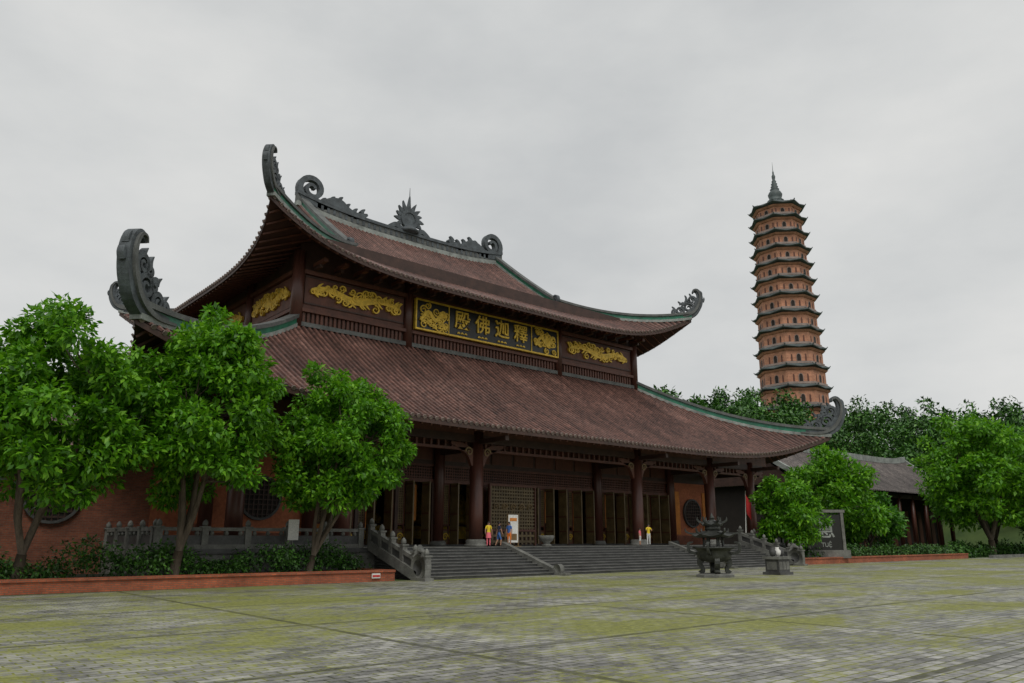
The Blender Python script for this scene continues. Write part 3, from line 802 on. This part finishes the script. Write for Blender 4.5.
def tree(name,base,c,rad,nc,cr,per,size,mat,seed,stems=4,tr=.16,lowfork=.35,nr=.28):
    e=empty(name,base); rg=random.Random(seed)
    P=crown_points(c,rad,nc,seed,nr)
    R=cr*(.6+.7*np.random.default_rng(seed).random(len(P)))
    V=leaf_cloud(P,R,per,size)
    mesh_quads(V,'crown_foliage',mat,tuple(base),e)
    mb=MB(); B=Vector(base); Cc=Vector(c)
    fork=B+(Cc-B)*lowfork*.6; fork.x=B.x+(Cc.x-B.x)*.15; fork.y=B.y+(Cc.y-B.y)*.15
    mb.tube([B-Vector((0,0,.15)),B+(fork-B)*.1,fork],[tr*1.7,tr*1.25,tr*1.05],10,'bark')
    ends=[]
    for k in range(stems):
        a=2*math.pi*k/stems+rg.random(); q=Vector((c[0]+rad[0]*.45*math.cos(a),c[1]+rad[1]*.45*math.sin(a),c[2]+rad[2]*rg.uniform(-.25,.35)))
        mid=fork.lerp(q,.5)+Vector((rg.uniform(-.2,.2),rg.uniform(-.2,.2),.1)); q1=fork.lerp(q,.25)+Vector((rg.uniform(-.12,.12),rg.uniform(-.12,.12),0))
        mb.tube([fork,q1,mid,q],[tr*.8,tr*.68,tr*.5,tr*.25],8,'bark'); ends.append((q1,mid,q))
    for p in P[::2]:
        p=Vector(p); best=min((x for t in ends for x in t),key=lambda x:(x-p).length)
        m_=best.lerp(p,.5)+Vector((rg.uniform(-.15,.15),rg.uniform(-.15,.15),-.1))
        mb.tube([best,m_,p],[tr*.28,tr*.18,tr*.07],5,'bark')
    mb.finish('trunk_and_limbs',e)
    return e
tree('street_tree',(5.6,35.2,.42),(6.0,34.8,6.8),(3.8,3.3,4.2),135,.74,225,.29,'leafA',21,4,.17,.25,.15)
tree('street_tree',(11.2,34.8,.42),(11.9,34.2,7.4),(3.1,2.9,4.6),130,.72,225,.29,'leafA',2,4,.18,.25,.2)
tree('street_tree',(17.4,34.9,.42),(18.5,34.4,6.3),(3.1,2.7,3.7),115,.68,225,.27,'leafA',3,5,.14,.22,.2)
tree('street_tree',(-2.5,37.0,.42),(-2.5,37.0,6.8),(3.8,3.3,4.1),90,.8,180,.33,'leafA',4,4,.17,.3)
tree('street_tree',(60.8,35.4,.42),(60.8,35.0,4.3),(2.8,2.5,3.0),55,.75,170,.36,'leafA',5,4,.12)
tree('street_tree',(77.5,40,.42),(77.5,40,6.0),(5.0,4.4,4.8),95,1.0,170,.48,'leafA',6,5,.2)
tree('street_tree',(84.5,39.5,.42),(84.5,39.5,4.2),(4.0,3.6,3.2),60,.9,150,.48,'leafB',16,5,.18)
tree('large_tree',(107,35,.0),(107,35,9.2),(7.4,6.5,7.6),130,1.4,170,.6,'leafA',27,5,.32,.35,.15)
tree('large_tree',(124,40,.0),(124,40,9.5),(8,7,8),110,1.5,150,.65,'leafB',8,5,.3)
tree('large_tree',(121,31,.0),(121,31,8.0),(6.5,6,7),90,1.4,150,.65,'leafA',9,5,.3)
def hedge(name,x0,x1,y0,y1,z0,hmax,n,size,mat,loc):
    xs=RNG.uniform(x0,x1,n); ysn=RNG.uniform(y0,y1,n); R=RNG.uniform(.35,.6,n)
    zz=z0+RNG.uniform(.2,1,n)*hmax*(.6+.4*np.sin(xs*1.3)*np.cos(xs*.47))
    V=leaf_cloud(np.stack([xs,ysn,zz],1),R,45,size,.8); mesh_quads(V,name,mat,loc)
hedge('hedge',-8,20.3,34.6,36.7,.45,1.5,420,.17,'leafH',(8,35,.4))
hedge('hedge',58.5,92,34.0,36.4,.45,1.0,330,.22,'leafH',(75,35,.4))
hedge('hedge',94,148,34.0,40,.0,1.6,420,.35,'leafH',(120,37,0))
pts=[];
for x in np.arange(86,250,6.0):
    for y in np.arange(10,190,6.0):
        xx=x+RNG.uniform(-2.5,2.5); yy=y+RNG.uniform(-2.5,2.5)
        d=.649*xx+.76*yy; h=float(H(xx,yy))
        if d>200 or h<2.5: continue
        if d>150 and h>22 and RNG.random()<.25: continue
        if (xx-TX)**2+(yy-TY)**2<13**2: continue
        pts.append((xx,yy,h))
C=[];R=[]
for(x,y,h)in pts:
    d=.649*x+.76*y
    top=1.9+d*.184
    th=min(RNG.uniform(8,13.5),max(4,top-h+RNG.uniform(-4,2.2))); rr_=RNG.uniform(2.8,4.6)
    for i in range(12):
        a=RNG.uniform(0,6.28); q=RNG.uniform(.2,1); zz=RNG.uniform(.2,1)
        C.append((x+rr_*q*math.cos(a)*(1.15-zz*.6),y+rr_*q*math.sin(a)*(1.15-zz*.6),h+th*zz-1)); R.append(RNG.uniform(1.1,2.0))
V=leaf_cloud(np.array(C),np.array(R),44,.85,.8); mesh_quads(V,'distant_trees','leafC',(160,90,0))

# ------------------------------------------------------------------ INCENSE BURNER
BX,BY=36.1,25.3
brn=empty('incense_burner',(BX,BY,0))
mb=MB()
mb.lathe([(1.0,0),(1.0,.12),(.85,.18)],(BX,BY,0),8,'stone',False)
for k in range(4):
    a=math.pi/4+k*math.pi/2; D=(math.cos(a),math.sin(a),0)
    mb.ribbon([(.75,.18),(.62,.4),(.78,.7),(.62,1.0)],[.3,.18,.26,.4],(BX,BY,0),D,.26,'bronze')
mb.lathe([(.35,.75),(.75,.85),(.92,1.05),(.85,1.3),(.95,1.42),(1.12,1.48),(1.12,1.56),(.85,1.56)],(BX,BY,0),24,'bronze')
for k in range(4):
    a=k*math.pi/2+.4; D=(math.cos(a),math.sin(a),0)
    mb.ribbon([(.85,1.2),(1.3,1.3),(1.35,1.7),(1.1,1.8)],[.16,.16,.14,.06],(BX,BY,0),D,.12,'bronze')
for k in range(6):
    a=k*math.pi/3; mb.tube([(BX+.5*math.cos(a),BY+.5*math.sin(a),1.5),(BX+.5*math.cos(a),BY+.5*math.sin(a),2.15)],.06,8,'bronze')
def canopy(z,r,h):
    v=[];f=[];n=12
    for rr_,zz,l in((r*.9,-.08,.06),(r,0,.12),(r*.6,h*.35,.04),(r*.3,h*.8,0),(r*.16,h,0)):
        for k in range(n):
            a=k*math.pi/6; q=rr_ if k%2==0 else rr_*.86; v.append((BX+q*math.cos(a),BY+q*math.sin(a),z+zz+(l if k%2==0 else 0)))
    for i in range(4):
        for k in range(n): f.append((i*n+k,i*n+(k+1)%n,(i+1)*n+(k+1)%n,(i+1)*n+k))
    f.append(tuple(range(n-1,-1,-1))); f.append(tuple(range(4*n,5*n))); mb.add(v,f,'bronze')
    for k in range(6):
        a=k*math.pi/3; D=(math.cos(a),math.sin(a),0)
        mb.ribbon([(r*.5,h*.5),(r*.95,.14),(r*1.22,.24),(r*1.26,.42)],[.08,.1,.09,.03],(BX,BY,z),D,.08,'bronze')
canopy(2.1,1.15,.42)
mb.lathe([(.4,0),(.42,.1),(.36,.35)],(BX,BY,2.42),12,'bronze')
canopy(2.7,.62,.3)
mb.lathe([(.1,0),(.16,.1),(.08,.2),(.02,.35)],(BX,BY,2.97),10,'bronze')
mb.finish('burner_body',brn)
bx,by=41.3,24.7
mb=MB()
mb.box(bx-.7,bx+.7,by-.55,by+.55,0,.15,'stonedk'); mb.box(bx-.58,bx+.58,by-.42,by+.42,.15,.85,'stonedk'); mb.box(bx-.68,bx+.68,by-.52,by+.52,.85,1.0,'stone')
for k in(-.36,0,.36): mb.box(bx+k-.15,bx+k+.15,by-.44,by-.422,.28,.72,'stone')
mb.box(bx-.6,bx-.582,by-.3,by+.3,.28,.72,'stone')
for a in(-.4,.1,.45): mb.lathe([(.1,0),(.18,.12),(.2,.3),(.1,.42),(.12,.5)],(bx+a,by,1.0),10,'white' if a==.1 else 'stonedk')
mb.finish('stone_offering_table',origin=(bx,by,0))

st=empty('stone_stele',(64.6,33.9,.42))
mb=MB(); ang=math.radians(-35)
mb.obox((64.6,33.9,.75),1.9,.5,.33,ang,'stone')
mb.obox((64.6,33.9,2.55),1.45,.14,1.47,ang,'black')
R3=Matrix.Rotation(ang,3,'Z')
for off,hx,hz,zz in((-1.58,.13,1.6,2.6),(1.58,.13,1.6,2.6)):
    p=Vector((64.6,33.9,0))+R3@Vector((off,0,0)); mb.obox((p.x,p.y,zz),hx,.2,hz-.0,ang,'stone')
mb.obox((64.6,33.9,4.32),1.85,.24,.12,ang,'stone')
mb.finish('stele_slab',st)
p=Vector((64.6,33.9,2.75))+R3@Vector((0,-.16,0))
text_obj('carved_character','慧',1.7,p,(math.radians(90),0,ang),'ridgelt',st,.01)
p=Vector((64.6,33.9,1.5))+R3@Vector((0,-.16,0))
text_obj('carved_caption','TUỆ',.5,p,(math.radians(90),0,ang),'ridgelt',st,.01)

mb=MB()
nx,ny_=33.6,38.9
mb.box(nx-.42,nx+.42,ny_-.03,ny_+.03,PZ+.25,PZ+2.0,'white'); mb.box(nx-.3,nx+.3,ny_-.045,ny_-.034,PZ+.4,PZ+.8,'lattice'); mb.box(nx-.3,nx+.3,ny_-.045,ny_-.034,PZ+1.6,PZ+1.8,'banner')
for s_ in(-.46,.42): mb.box(nx+s_,nx+s_+.04,ny_-.04,ny_+.04,PZ,PZ+2.05,'lattice')
mb.box(nx-.5,nx+.5,ny_-.25,ny_+.25,PZ,PZ+.04,'lattice'); mb.finish('notice_board',origin=(nx,ny_,PZ))
mb=MB(); mb.box(17.2,17.75,36.95,36.98,1.9,2.9,'white'); mb.box(17.44,17.5,36.985,37.03,.4,2.8,'stone'); mb.finish('notice_sign',origin=(17.5,37,.4))
mb=MB(); mb.box(19.6,20.05,32.81,32.84,.16,.38,'white'); mb.box(19.63,20.02,32.795,32.806,.22,.31,'redflag'); mb.finish('small_sign',origin=(19.8,32.8,0))
mb=MB(); mb.lathe([(.3,0),(.35,.1),(.2,.2),(.45,.4),(.55,.65),(.5,.7),(.42,.6)],(36,38.3,PZ),18,'stone'); mb.finish('stone_bowl',origin=(36,38.3,PZ))
mb=MB(); mb.tube([(58.6,37.8,PZ),(58.9,37.7,6.0)],[.035,.025],8,'white')
v=[];f=[]
for i in range(9):
    for j in range(5):
        v.append((58.92+.10*i-.02*j,37.7+.08*math.sin(i*.9),5.9-.38*j-.16*i))
for i in range(8):
    for j in range(4): f.append((i*5+j,i*5+j+1,(i+1)*5+j+1,(i+1)*5+j))
mb.add(v,f,'redflag',True); mb.finish('flag',origin=(58.6,37.8,PZ))

# ------------------------------------------------------------------ PEOPLE
def flat(name,c,r=.75):
    M[name]=simple(name,c,r,.12,8,.1)
flat('skin',(.45,.25,.16),.6); flat('hair',(.012,.010,.010),.5)
flat('c_yellow',(.85,.62,.03)); flat('c_blue',(.06,.16,.45)); flat('c_pink',(.85,.18,.22)); flat('c_white',(.7,.7,.68)); flat('c_navy',(.03,.035,.07)); flat('c_orange',(.85,.22,.03)); flat('shoe',(.03,.03,.03))
def person(loc,Ht,face,shirt,pants,pose,longhair=False,shorts=False):
    S=Ht/1.7
    V=[];E=[];Rr=[];lab=[]
    def vtx(p,r,l,par=None):
        V.append(Vector(p));Rr.append(r);lab.append(l)
        if par is not None:E.append((par,len(V)-1))
        return len(V)-1
    lean=pose.get('lean',0)
    pel=vtx((0,0,.93),(.15,.11),'p'); ws=vtx((0,-lean*.3,1.08),(.125,.095),'s',pel); ch=vtx((0,-lean*.7,1.28),(.15,.105),'s',ws)
    nb=vtx((0,-lean,1.43),(.085,.07),'s',ch); nk=vtx((0,-lean-.01,1.49),(.05,.05),'k',nb); hd=vtx((0,-lean-.02,1.58),(.078,.09),'k',nk); tp=vtx((0,-lean-.01,1.655),(.07,.08),'k',hd)
    hands=[]
    for s in(-1,1):
        a=pose['arm'][0 if s<0 else 1]
        sh=vtx((s*.17,-lean,1.39),(.055,.055),'s',nb)
        el=vtx((s*(.21+a[0]),-lean+a[1]*.5,1.39-.28*a[2]),(.042,.042),'a',sh)
        wr=vtx((s*(.21+a[0]*1.2),-lean+a[1],1.39-.28*a[2]-.24*a[3]),(.028,.024),'k',el)
        d=(V[wr]-V[el]).normalized(); pm=vtx(V[wr]+d*.07,(.038,.018),'k',wr); hands.append((V[wr].copy(),V[pm].copy(),d,s))
        L=pose['leg'][0 if s<0 else 1]
        hp=vtx((s*.09,0,.86),(.088,.09),'p',pel)
        kn=vtx((s*.10,L[0],.49),(.058,.06),'l' ,hp); an=vtx((s*.10,L[1],.09),(.038,.04),'l2',kn); toe=vtx((s*.115,L[1]-.14,.035),(.04,.028),'f',an)
    me=bpy.data.meshes.new('tmp'); me.from_pydata([v*S for v in V],E,[])
    ob=bpy.data.objects.new('tmp',me); COL.objects.link(ob)
    ob.modifiers.new('Skin','SKIN')
    bm=bmesh.new(); bm.from_mesh(me); lay=bm.verts.layers.skin.verify(); bm.verts.ensure_lookup_table()
    for i,v in enumerate(bm.verts): v[lay].radius=(Rr[i][0]*S,Rr[i][1]*S); v[lay].use_root=(i==0)
    bm.to_mesh(me); bm.free()
    sb=ob.modifiers.new('Sub','SUBSURF'); sb.levels=2; sb.render_levels=2
    bpy.context.view_layer.update()
    ev=ob.evaluated_get(bpy.context.evaluated_depsgraph_get()); m2=ev.to_mesh()
    mb=MB(); R=Matrix.Rotation(face,3,'Z'); L0=Vector(loc)
    vs=[L0+R@v.co for v in m2.vertices]
    groups={}
    segs=[(V[a]*S,V[b]*S,lab[b]) for a,b in E]
    for p in m2.polygons:
        c=p.center; bl='s';bd=9;bt=0
        for a,b_,l in segs:
            t=max(0,min(1,(c-a).dot(b_-a)/max(1e-6,(b_-a).length_squared))); dd=(a+(b_-a)*t-c).length
            if dd<bd: bd=dd;bl=l;bt=t
        if bl=='a': mat=shirt if bt<.6 else 'skin'
        elif bl=='s': mat=shirt
        elif bl in('p','l'): mat=pants
        elif bl=='l2': mat='skin' if shorts else pants
        elif bl=='f': mat='shoe'
        else: mat='skin'
        groups.setdefault(mat,[]).append(tuple(p.vertices))
    mb.v=[tuple(v) for v in vs]
    for mt,fs in groups.items():
        k=mb.mi(mt)
        for f_ in fs: mb.f.append(f_); mb.m.append(k); mb.s.append(True)
    ev.to_mesh_clear(); bpy.data.objects.remove(ob)
    T=lambda p: L0+R@(Vector(p)*S)
    for w,pm,d,s in hands:
        for k,ln in enumerate((.065,.078,.072,.055)):
            a=pm+d*.02+Vector((0,1,0))*(k-1.5)*.018
            mb.tube([T(a),T(a+d*ln*.5),T(a+d*ln-Vector((s,0,0))*.015)],[.008*S,.008*S,.006*S],5,'skin')
        a=w+d*.03-Vector((0,1,0))*.02; mb.tube([T(a),T(a+d*.03-Vector((0,1,0))*.03),T(a+d*.06-Vector((0,1,0))*.035)],[.01*S,.009*S,.007*S],5,'skin')
    hy=-lean-.02
    hc=(0,hy+.018,1.615)
    def ball(c,r,mat,cut=None):
        v=[];f=[];n=12;m_=8
        for i in range(m_+1):
            t=math.pi*i/m_
            for k in range(n):
                q=2*math.pi*k/n; p=Vector((r[0]*math.sin(t)*math.cos(q),r[1]*math.sin(t)*math.sin(q),r[2]*math.cos(t)))
                v.append(T(Vector(c)+p))
        for i in range(m_):
            for k in range(n): f.append((i*n+k,(i+1)*n+k,(i+1)*n+(k+1)%n,i*n+(k+1)%n))
        mb.add(v,f,mat,True)
    ball(hc,(.088,.092,.105),'hair')
    if longhair: ball((0,hy+.07,1.50),(.075,.04,.16),'hair')
    ball((0,hy-.095,1.565),(.012,.018,.02),'skin')
    for s in(-1,1):
        ball((s*.032,hy-.082,1.59),(.012,.008,.007),'shoe'); ball((s*.083,hy,1.575),(.01,.02,.03),'skin')
    ball((0,hy-.085,1.525),(.022,.008,.006),'c_pink')
    if pose.get('skirt'):
        v=[];n=16
        for (r,z) in((.135,.98),(.17,.8),(.2,.6)):
            for k in range(n):
                q=2*math.pi*k/n; v.append(T((r*math.cos(q),r*.8*math.sin(q),z)))
        mb.add(v,[(i*n+k,i*n+(k+1)%n,(i+1)*n+(k+1)%n,(i+1)*n+k) for i in range(2) for k in range(n)],pants,True)
    mb.finish('person',origin=tuple(loc))
st_={'arm':[(.02,-.02,1,1),(.02,-.02,1,1)],'leg':[(0,0),(0,0)]}
wk={'arm':[(.02,-.16,.95,.8),(.02,.12,.95,1)],'leg':[(-.14,-.1),(.04,.22)],'lean':.03}
ph={'arm':[(.03,-.25,.8,-.3),(.03,-.25,.8,-.3)],'leg':[(0,0),(.02,.03)],'lean':.02}
sk={'arm':[(.05,-.08,1,.7),(.03,-.02,1,1)],'leg':[(0,0),(0,0)],'skirt':True}
person((30.75,37.9,PZ),1.5,-.3,'c_yellow','c_pink',sk,True)
person((31.9,38.3,PZ),1.50,1.2,'c_navy','c_blue',wk,False,True)
person((32.6,38.1,PZ),1.52,-1.3,'c_blue','c_orange',st_,True,True)
person((45.9,37.8,PZ),1.55,-.5,'c_yellow','c_white',ph,True)
person((45.4,38.2,PZ),1.25,.3,'c_pink','c_white',st_,False,True)

# ------------------------------------------------------------------ LIGHT
EL=math.radians(54)
w=bpy.data.worlds.new("World"); scene.world=w; w.use_nodes=True; nt=w.node_tree; nt.nodes.clear()
out=nt.nodes.new('ShaderNodeOutputWorld'); bg=nt.nodes.new('ShaderNodeBackground'); nt.links.new(bg.outputs[0],out.inputs[0])
sky=nt.nodes.new('ShaderNodeTexSky'); sky.sky_type='NISHITA'; sky.sun_disc=False; sky.sun_elevation=EL; sky.sun_rotation=math.radians(209)
tc=nt.nodes.new('ShaderNodeTexCoord'); mpn=nt.nodes.new('ShaderNodeMapping'); mpn.inputs['Scale'].default_value=(1,1,2.2)
nt.links.new(tc.outputs['Generated'],mpn.inputs[0])
n=noise(nt,mpn.outputs[0],2.2,6,.55)
cl=ramp(nt,n,[(.30,(.565,.58,.585)),(.5,(.66,.67,.665)),(.70,(.75,.75,.735))])
skm=mixc(nt,1.0,sky.outputs[0],(.08,.08,.08),'MULTIPLY')
fin=mixc(nt,.03,cl,skm)
nt.links.new(fin,bg.inputs[0]); bg.inputs[1].default_value=1.0
sl=bpy.data.lights.new('sun','SUN'); sl.energy=1.3; sl.angle=math.radians(22); sl.color=(1,.97,.91)
so=bpy.data.objects.new('sun',sl); COL.objects.link(so)
d=Vector((.35,.62,-1.0)).normalized(); so.rotation_euler=d.to_track_quat('-Z','Y').to_euler()

# ------------------------------------------------------------------ CAMERA
cam=bpy.data.cameras.new('camera'); co=bpy.data.objects.new('camera',cam); COL.objects.link(co)
cam.lens=27; cam.sensor_width=36; cam.clip_end=5000; cam.clip_start=.1
co.location=(0,0,1.9); co.rotation_euler=(math.radians(90+14.5),0,math.radians(-40.75))
scene.camera=co
scene.view_settings.view_transform='Standard'; scene.view_settings.look='None'; scene.view_settings.exposure=0
